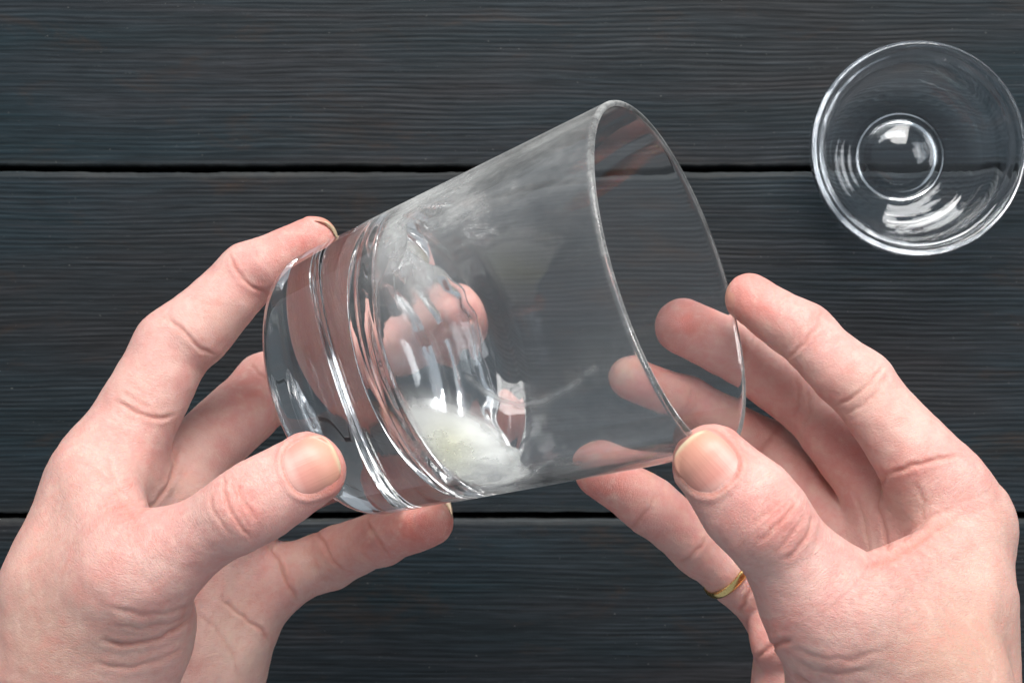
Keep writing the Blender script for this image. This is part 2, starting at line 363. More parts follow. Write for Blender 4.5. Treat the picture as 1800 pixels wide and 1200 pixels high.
mist_and_lip_light += 0.30*np.clip((fv[:, 2]-98.25)/0.4, 0, 1)  # film carried over the lip to paint the rim pale, as if lit
wob = np.array([noise.noise(Vector(v*0.06))+0.5*noise.noise(Vector(v*0.17))+0.35*noise.noise(Vector(v*0.5)) for v in fv])
mist_and_lip_light = np.clip(0.78*mist_and_lip_light*(1+0.7*wob), 0, 2)
film = placed('condensation_and_lip_light_film', fv, ff, MIST_AND_LIP_LIGHT, tum); attr(film, 'mist_and_lip_light', mist_and_lip_light)

# melting ice clinging to the inside bottom of the glass
def ice():
    nr, na = 46, 220; V = []; fr = []
    def R_at(z): return float(inner_r(z))-0.25
    top = []; bot = []
    for i in range(nr+1):
        t = i/nr
        for j in range(na):
            a = 2*math.pi*j/na; ca, sa = math.cos(a), math.sin(a)
            # edge height: the ice reaches higher on the lower-left and upper sides of the tilted glass
            hi = FLOOR+4.5+9*math.exp(-((a-math.radians(15))/0.55)**2)+17*math.exp(-((a-math.radians(176))/0.62)**2)+2.5*math.exp(-((a-math.radians(90))/0.5)**2)
            n = noise.noise(Vector((ca*1.6, sa*1.6, 3.0)))*2.2+noise.noise(Vector((ca*5, sa*5, 7.0)))*1.6
            hi = max(FLOOR+4, hi+n)
            # underside follows the cavity
            s = t; zb = FLOOR+(hi-FLOOR)*s**3.2+0.2; rb = min(R_at(zb), R_at(hi)*s**0.8) if s > 0 else 0
            rt = rb*0.995 if s < 1 else rb
            thick = 0.35+(hi-FLOOR)*(0.42+0.2*math.exp(-((a-math.radians(176))/0.6)**2))*math.exp(-((s-0.80)/0.15)**2)*(1-s**6)
            px, py = rb*ca, rb*sa
            nn = (noise.noise(Vector((px*.09, py*.09, 1)))*1.8+noise.noise(Vector((px*.22, py*.22, 5)))*0.8)*min(1.0, (s/0.75)**3)*(1.0 if hi > FLOOR+7 else 0.6)+noise.noise(Vector((px*.6, py*.6, 9)))*0.30*max(0, s-0.5)*2
            zt = zb+max(0.25, thick+nn*(1-s**4)) if s < 1 else zb
            if zt > zb+0.1 and rb > 20: rt = min(rt, R_at(zb)-0.1, rb-0.10*(zt-zb))
            bot.append((px, py, zb)); top.append((rt*ca, rt*sa, zt))
            fr.append((s, a))
    V = bot+top; N = len(bot); F = []
    for i in range(nr):
        for j in range(na):
            k = (j+1) % na; F.append((i*na+j, (i+1)*na+j, (i+1)*na+k, i*na+k)); F.append((N+i*na+j, N+i*na+k, N+(i+1)*na+k, N+(i+1)*na+j))
    for j in range(na):
        k = (j+1) % na; F.append((nr*na+j, N+nr*na+j, N+nr*na+k, nr*na+k))
    return np.array(V), F
iv, if_ = ice()
ice_root = bpy.data.objects.new('melting_ice', bpy.data.meshes.new('melting_ice')); C.objects.link(ice_root)
ice_root.data.from_pydata((iv*MM).tolist(), [], if_); ice_root.data.materials.append(ICE)
bm = bmesh.new(); bm.from_mesh(ice_root.data); bmesh.ops.remove_doubles(bm, verts=bm.verts, dist=2e-6); bmesh.ops.recalc_face_normals(bm, faces=bm.faces); bm.to_mesh(ice_root.data); bm.free()
ice_root.data.polygons.foreach_set('use_smooth', [True]*len(ice_root.data.polygons))
set_rot(ice_root, basec, ROT)
n_ = len(ice_root.data.vertices); co = np.empty(n_*3); ice_root.data.vertices.foreach_get('co', co); co = co.reshape(-1, 3)/MM
pi_ = to_px(g2w(co))
frost = 1.5*blob(pi_, 805, 812, 125, 72, -38, 4)+0.5*blob(pi_, 705, 410, 40, 70, 0)+0.35*blob(pi_, 745, 480, 28, 80, -15)
attr(ice_root, 'tint', blob(pi_, 790, 790, 45, 38, -40)); attr(ice_root, 'frost', np.clip(frost, 0, 1))
tag(ice_root, 'clear melting ice residue clinging inside the bottom of the tilted tumbler', 'ice')

# the small glass bowl on the table
BR = 378/2/FPX*(CAM_H-24)
bc = P(1611, 262, CAM_H-24); bx, by = bc[0], bc[1]
k_ = BR/37.5
pr = smooth_profile([(0, 4.6), (5, 4.1), (9, 2.9), (11.8, 1.4), (13.4, 0.15), (15.0, 0.15), (16.6, 1.5), (20.5, 2.6), (26, 4.2), (31, 8.0), (34.0, 13), (35.6, 18.5), (36.6, 22.0), (37.3, 23.6), (37.5, 25.2), (36.9, 26.6), (35.9, 27.1), (34.9, 26.4), (34.1, 25.0), (33.0, 24.2), (31.9, 22.6), (30.5, 19.0), (29.4, 13.6), (28.0, 9.4), (25.0, 6.6), (20.5, 5.6), (14.5, 5.2), (11.0, 5.5), (7.5, 6.6), (3.8, 7.7), (0, 8.1)], 10)
inn = np.arange(len(pr)) > len(pr)*0.55; pr[:, 1] += np.where(inn & (pr[:, 0] > 12) & (pr[:, 0] < 26), 0.10*np.sin(pr[:, 0]*2.3), 0)
pr[:, 0] *= k_
V, F = lathe(pr, 160)
bowl = mesh_obj('glass_bowl', V+np.array([bx, by, 0.15]), F, BOWLG, None, True, origin=(bx, by, 0.15)); fixn(bowl)
tag(bowl, 'small empty clear glass bowl standing on the dark planks', 'bowl')

# ------------------------------------------------------------------ hands: one smooth surface each, from blended tapered bones
def vseg(p, a, b):
    ab = b-a; t = np.clip(((p-a) @ ab)/(ab @ ab), 0, 1); q = p-a-t[:, None]*ab
    return np.sqrt((q*q).sum(1)), t
def vtri(p, a, b, c):
    v0, v1 = b-a, c-a; v2 = p-a; d00, d01, d11 = v0 @ v0, v0 @ v1, v1 @ v1; d20, d21 = v2 @ v0, v2 @ v1
    den = d00*d11-d01*d01; v = (d11*d20-d01*d21)/den; w_ = (d00*d21-d01*d20)/den; u = 1-v-w_
    ins = (v >= 0) & (w_ >= 0) & (u >= 0)
    best = np.full(len(p), 1e9); W = np.zeros((len(p), 3))
    for (s, e, i, j) in ((a, b, 0, 1), (b, c, 1, 2), (c, a, 2, 0)):
        dd, t = vseg(p, s, e); m = dd < best; best[m] = dd[m]; ww = np.zeros((len(p), 3)); ww[:, i] = 1-t; ww[:, j] = t; W[m] = ww[m]
    q = v2-v[:, None]*v0-w_[:, None]*v1; di = np.sqrt((q*q).sum(1))
    best[ins] = di[ins]; W[ins] = np.stack([u, v, w_], 1)[ins]
    return best, W
def smin(a, b, k):
    h = np.maximum(k-np.abs(a-b), 0)/k; return np.minimum(a, b)-h*h*k*0.25
class Hand:
    def __init__(s): s.groups = {}; s.order = []
    def g(s, name, k=2.0): s.groups[name] = dict(k=k, prims=[]); s.order.append(name); s.cur = name
    def cone(s, A, B):
        a, b = P(*A[:3]), P(*B[:3]); s.groups[s.cur]['prims'].append(('c', a, b, A[3]*A[2]/FPX, B[3]*B[2]/FPX))
    def tri(s, A, B, D):
        s.groups[s.cur]['prims'].append(('t', P(*A[:3]), P(*B[:3]), P(*D[:3]), *(q[3]*q[2]/FPX for q in (A, B, D))))
    def ball(s, A, r=None): 
        a = P(*A[:3]); s.groups[s.cur]['prims'].append(('c', a, a+np.array([0.01, 0, 0]), A[3]*A[2]/FPX, A[3]*A[2]/FPX))
    def finger(s, name, pts, palmar, pad=0.20, kp=3.0, wide=0.0):
        """pts from root to tip; pads on the palm side of each phalanx leave the joint creases between them"""
        s.g(name, 3.6); n = len(pts); pal = np.array(palmar, float); pal /= np.linalg.norm(pal)
        Q = [P(*q[:3]) for q in pts]; R = [q[3]*q[2]/FPX for q in pts]; L = s.groups[name]['prims']
        s.groups[name]['bones'] = (Q, R)
        for i in range(n-1):
            a, b, ra, rb = Q[i], Q[i+1], R[i], R[i+1]; t = (b-a)/np.linalg.norm(b-a)
            pp = pal-t*(pal @ t); pp /= np.linalg.norm(pp); L_ = np.linalg.norm(b-a)
            side = np.cross(t, pp)
            last = i == n-2
            L.append(('c', a-pp*ra*0.06, b-pp*rb*(0.06 if not last else -0.03), ra*0.96, rb*0.96))
            if wide and last:
                for sg in (1, -1): L.append(('c', a+(b-a)*0.35+side*sg*ra*wide, b+side*sg*rb*wide-t*0.6, ra*(1-wide*0.8), rb*(1-wide*1.1)))
            f0, f1 = (0.30, 0.72) if not last else (0.34, 0.90)
            if last: L.append(('c', a+(b-a)*f0+pp*ra*pad*0.9, a+(b-a)*f1+pp*rb*pad*0.95, ra*0.80, rb*0.80))
            else: L.append(('c', a+(b-a)*f0+pp*ra*pad, a+(b-a)*f1+pp*(rb)*pad, ra*0.84, rb*0.84))
    def gval(s, p, name, cull=12.0):
        G = s.groups[name]; out = None
        if 'bs' not in G:
            c = []; r = []
            for q in G['prims']:
                k = 2 if q[0] == 'c' else 3; c += list(q[1:1+k]); r += list(q[1+k:1+2*k])
            c = np.array(c); r = np.array(r)[:, None]; lo = (c-r).min(0); hi = (c+r).max(0); G['bs'] = ((lo+hi)/2, (hi-lo)/2)
        bc_, bh = G['bs']; bd = np.sqrt((np.maximum(np.abs(p-bc_)-bh, 0)**2).sum(1)); far_ = bd > cull
        if far_.any():
            out = bd.copy()
            if not far_.all(): out[~far_] = s.gval(p[~far_], name, 1e9)
            return out
        for pr_ in G['prims']:
            if pr_[0] == 'c': d, t = vseg(p, pr_[1], pr_[2]); v = d-(pr_[3]+(pr_[4]-pr_[3])*t)
            else: d, W = vtri(p, pr_[1], pr_[2], pr_[3]); v = d-(W @ np.array(pr_[4:7]))
            out = v if out is None else smin(out, v, G['k'])
        return out
    def sdf(s, p, ids=False):
        palm = s.gval(p, 'palm'); tot = palm.copy(); res = [palm]
        for nme in s.order:
            if nme == 'palm': continue
            v = s.gval(p, nme); res.append(v); m = smin(palm, v, s.groups[nme].get('kj', 7.0)); tot = smin(tot, m, 0.6)
        for (c, r, amt) in getattr(s, 'dents', []): pass
        if ids: return tot, np.stack(res, 1)
        return tot
    def grad(s, p, e=0.25):
        T_ = np.array([[1, -1, -1], [-1, -1, 1], [-1, 1, -1], [1, 1, 1.0]]); g_ = sum(s.sdf(p+t_*e)[:, None]*t_ for t_ in T_); return g_/np.maximum(np.linalg.norm(g_, axis=1, keepdims=True), 1e-9)
    def mesh(s, vox=0.5):
        pts = []; rs = []
        for G in s.groups.values():
            for q in G['prims']:
                k = 2 if q[0] == 'c' else 3
                for i in range(k): pts.append(q[1+i]); rs.append(q[1+k+i])
        pts = np.array(pts); rs = np.array(rs)[:, None]; lo = (pts-rs).min(0)-4; hi = (pts+rs).max(0)+4
        hi = np.minimum(hi, s.clip[1]); lo = np.maximum(lo, s.clip[0])
        B = 8; nb = np.ceil((hi-lo)/(vox*B)).astype(int); arr = np.empty(nb*B, np.float32)
        c = (np.indices(nb).reshape(3, -1).T+0.5)*vox*B+lo; cv = s.sdf(c)
        far = np.clip(cv, -3, 3).astype(np.float32)
        arr = np.repeat(np.repeat(np.repeat(far.reshape(nb), B, 0), B, 1), B, 2)
        keep = np.nonzero(np.abs(cv) < vox*B*0.87*1.25+1.0)[0]
        sub = np.indices((B, B, B)).reshape(3, -1).T
        kb = np.array(np.unravel_index(keep, nb)).T*B
        for st in range(0, len(kb), 600):
            ii = (kb[st:st+600, None, :]+sub[None]).reshape(-1, 3); v = s.sdf(ii*vox+lo); arr[ii[:, 0], ii[:, 1], ii[:, 2]] = v
        g_ = openvdb.FloatGrid(3.0); g_.copyFromArray(arr); p, q = g_.convertToQuads(0.0)[:2]
        p = np.asarray(p, float)*vox+lo; q = np.asarray(q)
        for _ in range(1):
            v = s.sdf(p); n = s.grad(p); ok = (np.abs(v) < 1.0); p[ok] -= n[ok]*v[ok][:, None]
        n = s.grad(p)
        fn = np.cross(p[q[:, 1]]-p[q[:, 0]], p[q[:, 2]]-p[q[:, 0]])
        if (fn*n[q[:, 0]]).sum() < 0: q = q[:, ::-1]
        return p, q, n
def polydist(px, line):
    best = np.full(len(px), 1e9); tt = np.zeros(len(px)); L = np.array(line, float)
    n = len(L)-1
    for i in range(n):
        a, b = L[i], L[i+1]; ab = b-a; t = np.clip(((px-a) @ ab)/(ab @ ab), 0, 1); d = np.linalg.norm(px-a-t[:, None]*ab, axis=1)
        m = d < best; best[m] = d[m]; tt[m] = (i+t[m])/n
    return best, tt

def build_hand(H, name, creases, nails, reds, tans, wrinks, pales, vox):
    p, q, n = H.mesh(vox)
    _, ids = H.sdf(p, True); gid = ids.argmin(1); names = ['palm']+[x for x in H.order if x != 'palm']
    names_i = {x: i for i, x in enumerate(names)}
    px = to_px(p); vis = n[:, 2] > -0.15
    disp = np.zeros(len(p)); cre = np.zeros(len(p)); scale = (CAM_H-p[:, 2])/FPX      # mm per px
    def inset(grp):
        if grp is None: return vis
        m = np.zeros(len(p), bool)
        for g_ in grp: m |= ids[:, names_i[g_]] < ids.min(1)+2.0
        return vis & m
    jit_px = np.array([[noise.noise(Vector(v*0.35))*3.5, noise.noise(Vector(v*0.35)+Vector((9, 9, 9)))*3.5] for v in p])
    for grp, line, depth, width in creases:
        d, t = polydist(px+jit_px, line); mm = d*scale; m = inset(grp)
        depth *= 0.62; width *= 0.95; fade = np.clip(np.minimum(t, 1-t)*6+0.25, 0, 1)
        disp -= np.where(m, depth*np.exp(-(mm/width)**2)*fade, 0)
        disp += np.where(m, 0.35*depth*np.exp(-((mm-2.6*width)/(1.5*width))**2)*fade, 0)
        cre = np.maximum(cre, np.where(m, np.exp(-(mm/(width*1.25))**2)*fade*min(1, depth/0.5), 0))
    def field(lst, base):
        out = np.full(len(p), base)
        for grp, cx, cy, sx, sy, rot, amt in lst: out += np.where(inset(grp), amt*blob(px, cx, cy, sx, sy, rot), 0)
        return np.clip(out, 0, 1)
    red = field(reds, 0.12); tan = field(tans, 0.0); wr = field(wrinks, 0.20); pal = field(pales, 0.0)
    # every fingertip is a little redder
    for nme, G in H.groups.items():
        if 'bones' not in G: continue
        Q, R = G['bones']; tip = Q[-1]; dd = np.linalg.norm(p-tip, axis=1)
        red = np.clip(red+0.58*np.exp(-(dd/10.0)**2), 0, 1)
        for j in Q[1:-1]:
            dd = np.linalg.norm(p-j, axis=1); wr = np.clip(wr+0.35*np.exp(-(dd/8.5)**2), 0, 1); red = np.clip(red+0.10*np.exp(-(dd/8.5)**2), 0, 1)
    # coordinates along and around the bones, for the fine lines
    al = np.zeros((len(p), 3)); al[:, 0] = p @ np.array([0.35, 0.9, 0.2]); al[:, 1] = p @ np.array([0.9, -0.35, 0.2])
    for nme, G in H.groups.items():
        if 'bones' not in G: continue
        m = gid == names_i[nme]; Q, R = G['bones']; best = np.full(len(p), 1e9); s0 = 0
        for i in range(len(Q)-1):
            d, t = vseg(p, Q[i], Q[i+1]); L_ = np.linalg.norm(Q[i+1]-Q[i]); tv = (Q[i+1]-Q[i])/L_
            w_ = p-Q[i]; pr_ = w_ @ tv; rad = w_-pr_[:, None]*tv; u = m & (d < best); best[u] = d[u]
            e1 = np.cross(tv, [0.1, 0.2, 1]); e1 /= np.linalg.norm(e1); e2 = np.cross(tv, e1)
            al[u, 0] = s0+pr_[u]; al[u, 1] = rad[u] @ e1; al[u, 2] = rad[u] @ e2+names_i[nme]*30; s0 += L_
    ss = np.sort(ids, 1); wr = wr*np.clip(0.62+(ss[:, 1]-ss[:, 0])/6.0, 0, 1)
    # nail beds
    nail_objs = []
    for nd in nails:
        c0 = P(*nd['c']); nn = np.array(nd['n'], float); nn /= np.linalg.norm(nn); tp = P(nd['c'][0]+nd['dir'][0], nd['c'][1]+nd['dir'][1], nd['c'][2])-c0
        tv = tp/np.linalg.norm(tp); tv = tv-nn*(tv @ nn); tv /= np.linalg.norm(tv); sv = np.cross(nn, tv); W, Ln = nd['w']/2, nd['l']/2
        rel = p-c0; a_ = rel @ sv/W; b_ = rel @ tv/Ln; hgt = rel @ nn
        ee = 2.6; rho = (np.abs(a_)**ee+np.abs(b_)**ee)**(1/ee)
        near = (hgt > -W*1.1) & (hgt < W*1.3) & (ids[:, names_i[nd['g']]] < ids.min(1)+2)
        tipside = np.clip((b_-0.35)/0.5, 0, 1)
        FO = nd.get('fold', 1.0)
        disp -= np.where(near, 0.36*FO*np.clip((1.04-rho)/0.10, 0, 1), 0)
        disp += np.where(near, 0.38*FO*np.exp(-((rho-1.17)/0.10)**2)*(1-tipside), 0)
        cre = np.maximum(cre, np.where(near, 1.3*FO**2*np.exp(-((rho-1.03)/0.045)**2)*(1-0.4*tipside), 0))
        cre = np.maximum(cre, np.where(near, 0.18*np.exp(-((rho-1.15)/0.12)**2), 0))
        nr, na = 16, 72; pts = []; vals = []
        for i in range(nr+1):
            for j in range(na):
                th = 2*math.pi*j/na; c_, s_ = math.cos(th), math.sin(th); r_ = i/nr*(abs(c_)**ee+abs(s_)**ee)**(-1/ee)
                pts.append(c0+sv*W*r_*c_+tv*Ln*r_*s_*(1.0 if s_ < 0 else 1.0+nd.get('over', 0.04))); vals.append((i/nr, r_*c_, r_*s_))
        pts = np.array(pts)+nn*W*0.9; vals = np.array(vals)
        x = pts.copy()
        for _ in range(40): v = H.sdf(x); x -= nn*np.clip(v, -1, 1)[:, None]*0.8
        x = x.copy(); drop = (x-c0) @ nn
        # stay with the curve of the bed but never dive round the tip
        lim = np.median(drop[:na])-W*nd.get('dive', 0.62); x += nn*np.maximum(0, lim-drop)[:, None]
        free = np.clip((vals[:, 2]-0.55)/0.3, 0, 1)
        up = 0.06-0.42*vals[:, 0]**5*(1-free)+nd.get('lift', 0.15)*free
        topv = x+nn*up[:, None]; botv = x+nn*(up-0.5)[:, None]; N = len(topv); F = []
        for i in range(nr):
            for j in range(na):
                k = (j+1) % na; F.append((i*na+j, (i+1)*na+j, (i+1)*na+k, i*na+k)); F.append((N+i*na+j, N+i*na+k, N+(i+1)*na+k, N+(i+1)*na+j))
        for j in range(na): k = (j+1) % na; F.append((nr*na+j, N+nr*na+j, N+nr*na+k, nr*na+k))
        nail_objs.append((np.vstack([topv, botv]), F, np.tile(vals, (2, 1)), nd))
    # a gentle unevenness of the flesh
    un = np.array([noise.noise(Vector(v*0.10))*0.30+noise.noise(Vector(v*0.28))*0.13+noise.noise(Vector(v*0.8))*0.045 for v in p])
    disp += un
    disp = np.clip(disp, -1.6, 0.8)
    p = p+n*disp[:, None]
    org = P(*H.origin)
    o = mesh_obj(name, p, q, SKIN, None, True, origin=org)
    attr(o, 'red', red); attr(o, 'tan', tan); attr(o, 'wrinkle', wr); attr(o, 'crease', cre); attr(o, 'pale', pal); attrv(o, 'along', al)
    for vv, F, vals, nd in nail_objs:
        no = mesh_obj('fingernail', vv, F, NAIL, o, True, origin=P(*nd['c'])); 
        bm = bmesh.new(); bm.from_mesh(no.data); bmesh.ops.recalc_face_normals(bm, faces=bm.faces); bm.to_mesh(no.data); bm.free()
        fe = np.clip((vals[:, 2]-nd.get('fe', 0.80)+0.10*np.abs(vals[:, 1])**2)/0.10, 0, 1)
        attr(no, 'free_edge', fe); attr(no, 'nail_along', vals[:, 2]*0.5+0.5); attr(no, 'nail_across', vals[:, 1])
        no['label'] = nd['label']
    return o

VOX = 0.5
# ---- the hand on the left, holding the heavy base
L = Hand(); L.origin = (200, 1050, 380)
L.clip = (P(-420, 1700, 420)-40, P(900, 330, 330)+60)
L.g('palm', 9.0)
I_ = (182, 838, 376, 84); I2 = (240, 790, 386, 70); M_ = (300, 880, 402, 66); R_ = (385, 955, 418, 62); Q_ = (448, 1030, 424, 56)
W1 = (45, 1270, 366, 122); W2 = (230, 1400, 405, 120); HY = (378, 1190, 425, 68)
L.tri(I_, M_, W1); L.tri(M_, W1, W2); L.tri(M_, R_, W2); L.tri(R_, Q_, W2); L.cone(Q_, HY); L.cone(HY, W2)
L.cone((118, 1000, 359, 72), W1)
L.cone((130, 1120, 352, 104), (55, 1290, 362, 120))
L.tri((190, 1035, 343, 73), (108, 1040, 353, 84), (128, 1170, 350, 106)); L.tri((190, 1035, 343, 73), (108, 1040, 353, 84), (165, 860, 368, 66))
L.cone(W1, (-80, 1600, 380, 120)); L.cone(W2, (120, 1750, 405, 120))
L.tri((235, 1010, 340, 68), (160, 845, 366, 50), (110, 1130, 358, 80))
L.tri((235, 1010, 340, 68), (160, 1130, 350, 95), (230, 1120, 358, 88))
L.cone((235, 1100, 352, 80), (190, 1260, 362, 108)); L.tri((190, 1035, 346, 74), (235, 1100, 352, 82), (130, 1170, 352, 104))
L.finger('index', [(200, 800, 380, 76), (304, 614, 386, 67), (438, 484, 388, 54), (553, 420, 386, 42)], (0.55, -0.45, 0.5), 0.20)
L.finger('middle', [(290, 850, 400, 66), (472, 682, 424, 62), (648, 622, 435, 56), (780, 568, 425, 54)], (0.3, 0.0, 0.9), 0.2)
L.finger('ring', [(385, 930, 415, 62), (540, 840, 440, 55), (700, 795, 444, 50), (845, 740, 434, 45)], (0.3, 0.2, 0.9), 0.2)
L.finger('little', [(450, 1035, 424, 58), (578, 982, 428, 50), (668, 945, 412, 46), (757, 918, 398, 43)], (0.1, 0.65, 0.7), 0.18)
L.finger('thumb', [(240, 1008, 341, 72), (418, 900, 334, 68), (548, 822, 338, 60)], (0.3, 0.1, -0.9), 0.14, 3.0, 0.22)
L.groups['index']['kj'] = 8.0; L.groups['thumb']['kj'] = 12.0
crL = [
 (['index'], [(402, 450), (412, 470), (428, 492), (446, 506), (466, 517)], 0.55, 0.45),
 (['index'], [(440, 430), (452, 450), (470, 468)], 0.14, 0.5),
 (['index'], [(296, 556), (316, 575), (336, 598), (352, 614), (378, 624)], 0.55, 0.45),
 (['index'], [(270, 568), (288, 560), (306, 572), (330, 600)], 0.25, 0.5),
 (['index', 'palm'], [(205, 705), (228, 718), (256, 730), (282, 735), (303, 731)], 0.7, 0.55),
 (['index', 'palm'], [(215, 690), (240, 705), (262, 716)], 0.25, 0.5),
 (['palm', 'index'], [(150, 815), (191, 846), (219, 887), (237, 922)], 0.3, 0.6),
 (['palm', 'index', 'middle'], [(312, 780), (308, 815), (298, 850), (273, 882), (240, 908)], 0.5, 0.55),
 (['palm', 'index'], [(190, 800), (196, 835), (214, 865)], 0.3, 0.5),
 (['thumb'], [(392, 833), (394, 862), (402, 890), (416, 918), (440, 946)], 0.50, 0.42),
 (['thumb'], [(420, 848), (424, 868), (434, 890), (449, 912)], 0.45, 0.40),
 (['thumb'], [(370, 868), (374, 893), (386, 917), (404, 940)], 0.30, 0.42),
 (['thumb'], [(405, 838), (408, 856), (418, 880)], 0.28, 0.40),
 (['thumb', 'palm'], [(180, 1126), (215, 1132), (250, 1130), (285, 1119), (310, 1106), (336, 1082)], 0.75, 0.5),
 (['thumb', 'palm'], [(193, 1066), (244, 1080), (289, 1079), (345, 1060)], 0.30, 0.5),
 (['thumb', 'palm'], [(170, 1166), (222, 1174), (278, 1163), (326, 1138)], 0.38, 0.6),
 (['thumb', 'palm'], [(200, 1100), (250, 1104), (300, 1096), (338, 1072)], 0.22, 0.5),
 (['little', 'palm'], [(482, 965), (492, 988), (502, 1012), (524, 1055)], 0.8, 0.55),
 (['little'], [(556, 935), (570, 958), (584, 982), (602, 1004)], 0.5, 0.5),
 (['little'], [(645, 910), (656, 936), (668, 955), (686, 975)], 0.5, 0.5),
 (['palm', 'little'], [(390, 1050), (415, 1073), (440, 1092), (462, 1107), (472, 1128)], 0.6, 0.55),
 (['palm'], [(345, 1075), (380, 1105), (410, 1150), (425, 1200)], 0.3, 0.6),
 (['middle'], [(440, 640), (452, 655), (470, 668)], 0.4, 0.5),
]
nlL = [dict(g='thumb', c=(548, 818, 330), dir=(140, -62), n=(0.10, 0.04, 1.0), w=13.2, l=12.4, over=0.0, fe=0.83, label='short thumbnail facing the camera'),
       dict(g='index', c=(572, 395, 388), dir=(100, -30), n=(0.25, 0.70, -0.95), w=8.8, l=8.0, over=0.08, fe=0.7, lift=0.0, dive=1.3, fold=0.25, label='fingernail at the top of the index finger, seen edge-on'),
       dict(g='little', c=(782, 905, 404), dir=(100, -30), n=(0.45, -0.2, -0.9), w=9.0, l=9.0, over=0.3, fe=0.7, lift=0.0, dive=1.3, fold=0.25, label='fingernail under the fingertip, only its edge showing')]
redL = [(['index'], 520, 440, 60, 40, 25, .35), (['thumb'], 415, 890, 42, 52, 0, .45), (['palm', 'thumb'], 215, 900, 60, 25, -45, .5), (['palm'], 260, 770, 70, 40, 0, .25), (['palm', 'thumb'], 300, 1050, 60, 50, 0, .2),
        (['little'], 740, 935, 60, 40, 0, .45), (['palm', 'little'], 460, 1080, 40, 50, 0, .35), (['middle'], 440, 680, 50, 60, 0, .4), (['thumb'], 590, 850, 30, 40, 0, .35)]
tanL = [(['palm', 'thumb'], 60, 1130, 120, 160, 0, .62), (['palm', 'thumb'], 200, 1150, 110, 80, 0, .22), (['index', 'palm'], 90, 900, 60, 160, -20, .3)]
wrL = [(['thumb'], 405, 890, 60, 62, 0, .8), (['palm', 'thumb'], 270, 1010, 110, 70, 25, .6), (['palm', 'thumb'], 230, 1110, 120, 80, 0, .5), (['palm', 'index'], 190, 880, 80, 70, 0, .6), (['palm', 'index'], 230, 720, 80, 40, 20, .5)]
paL = [(['palm'], 420, 1130, 70, 90, 0, .7), (['little', 'palm'], 540, 985, 50, 40, 0, .35), (['index'], 380, 560, 50, 40, 0, .4), (['palm'], 330, 870, 60, 60, 0, .3), (['index'], 230, 680, 50, 60, 0, .2)]
hl = build_hand(L, 'hand', crL, nlL, redL, tanL, wrL, paL, VOX)
tag(hl, 'bare hand gripping the thick base of the tumbler, thumbnail towards the viewer', 'hand', 'bare hands holding the tumbler')

# ---- the hand on the right, holding the rim
Rh = Hand(); Rh.origin = (1560, 1050, 370)
Rh.clip = (P(900, 1700, 420)-40, P(2100, 430, 330)+60)
Rh.g('palm', 9.0)
I_ = (1684, 925, 372, 84); I2 = (1640, 870, 374, 74); M_ = (1590, 925, 388, 64); R_ = (1500, 990, 398, 60); Q_ = (1400, 1090, 396, 60)
W1 = (1672, 1330, 352, 100); W2 = (1500, 1400, 388, 110); HY = (1400, 1230, 388, 62)
Rh.tri(I_, I2, M_); Rh.tri(I_, M_, W1); Rh.tri(M_, W1, W2); Rh.tri(M_, R_, W2); Rh.tri(R_, Q_, W2); Rh.cone(Q_, HY); Rh.cone(HY, W2)
Rh.cone((1698, 1060, 358, 74), W1)
Rh.cone(W1, (1676, 1700, 350, 105)); Rh.cone(W2, (1500, 1700, 388, 110))
Rh.tri((1470, 1090, 326, 84), (1690, 960, 360, 52), (1640, 1210, 338, 110))
Rh.tri((1470, 1090, 326, 84), (1500, 1230, 334, 98), (1640, 1230, 338, 110))
Rh.cone((1500, 1230, 334, 98), (1530, 1500, 345, 110)); Rh.cone((1640, 1230, 338, 110), (1660, 1500, 345, 110))
Rh.finger('index', [(1655, 850, 368, 74), (1508, 676, 374, 59), (1412, 586, 380, 51), (1318, 522, 386, 43)], (-0.5, -0.45, 0.6), 0.20)
Rh.finger('middle', [(1580, 905, 386, 62), (1415, 706, 402, 53), (1300, 622, 406, 53), (1200, 573, 402, 50)], (-0.3, -0.2, 0.9), 0.18)
Rh.finger('ring', [(1500, 970, 396, 60), (1345, 790, 414, 52), (1205, 713, 410, 46), (1108, 668, 402, 40)], (-0.3, -0.1, 0.95), 0.2)
Rh.finger('little', [(1395, 1090, 396, 60), (1232, 960, 388, 50), (1140, 886, 380, 48), (1051, 829, 380, 43)], (-0.2, 0.45, 0.85), 0.18)
Rh.finger('thumb', [(1460, 1075, 328, 90), (1345, 918, 322, 82), (1247, 812, 326, 64)], (-0.1, 0.3, -0.9), 0.14, 3.0, 0.2)
Rh.groups['index']['kj'] = 8.0; Rh.groups['thumb']['kj'] = 12.0
Rh.g('curl', 3.0); Rh.cone((1360, 1090, 388, 46), (1370, 1130, 382, 50)); Rh.cone((1380, 1190, 385, 52), (1400, 1280, 385, 55)); Rh.groups['curl']['kj'] = 4.0
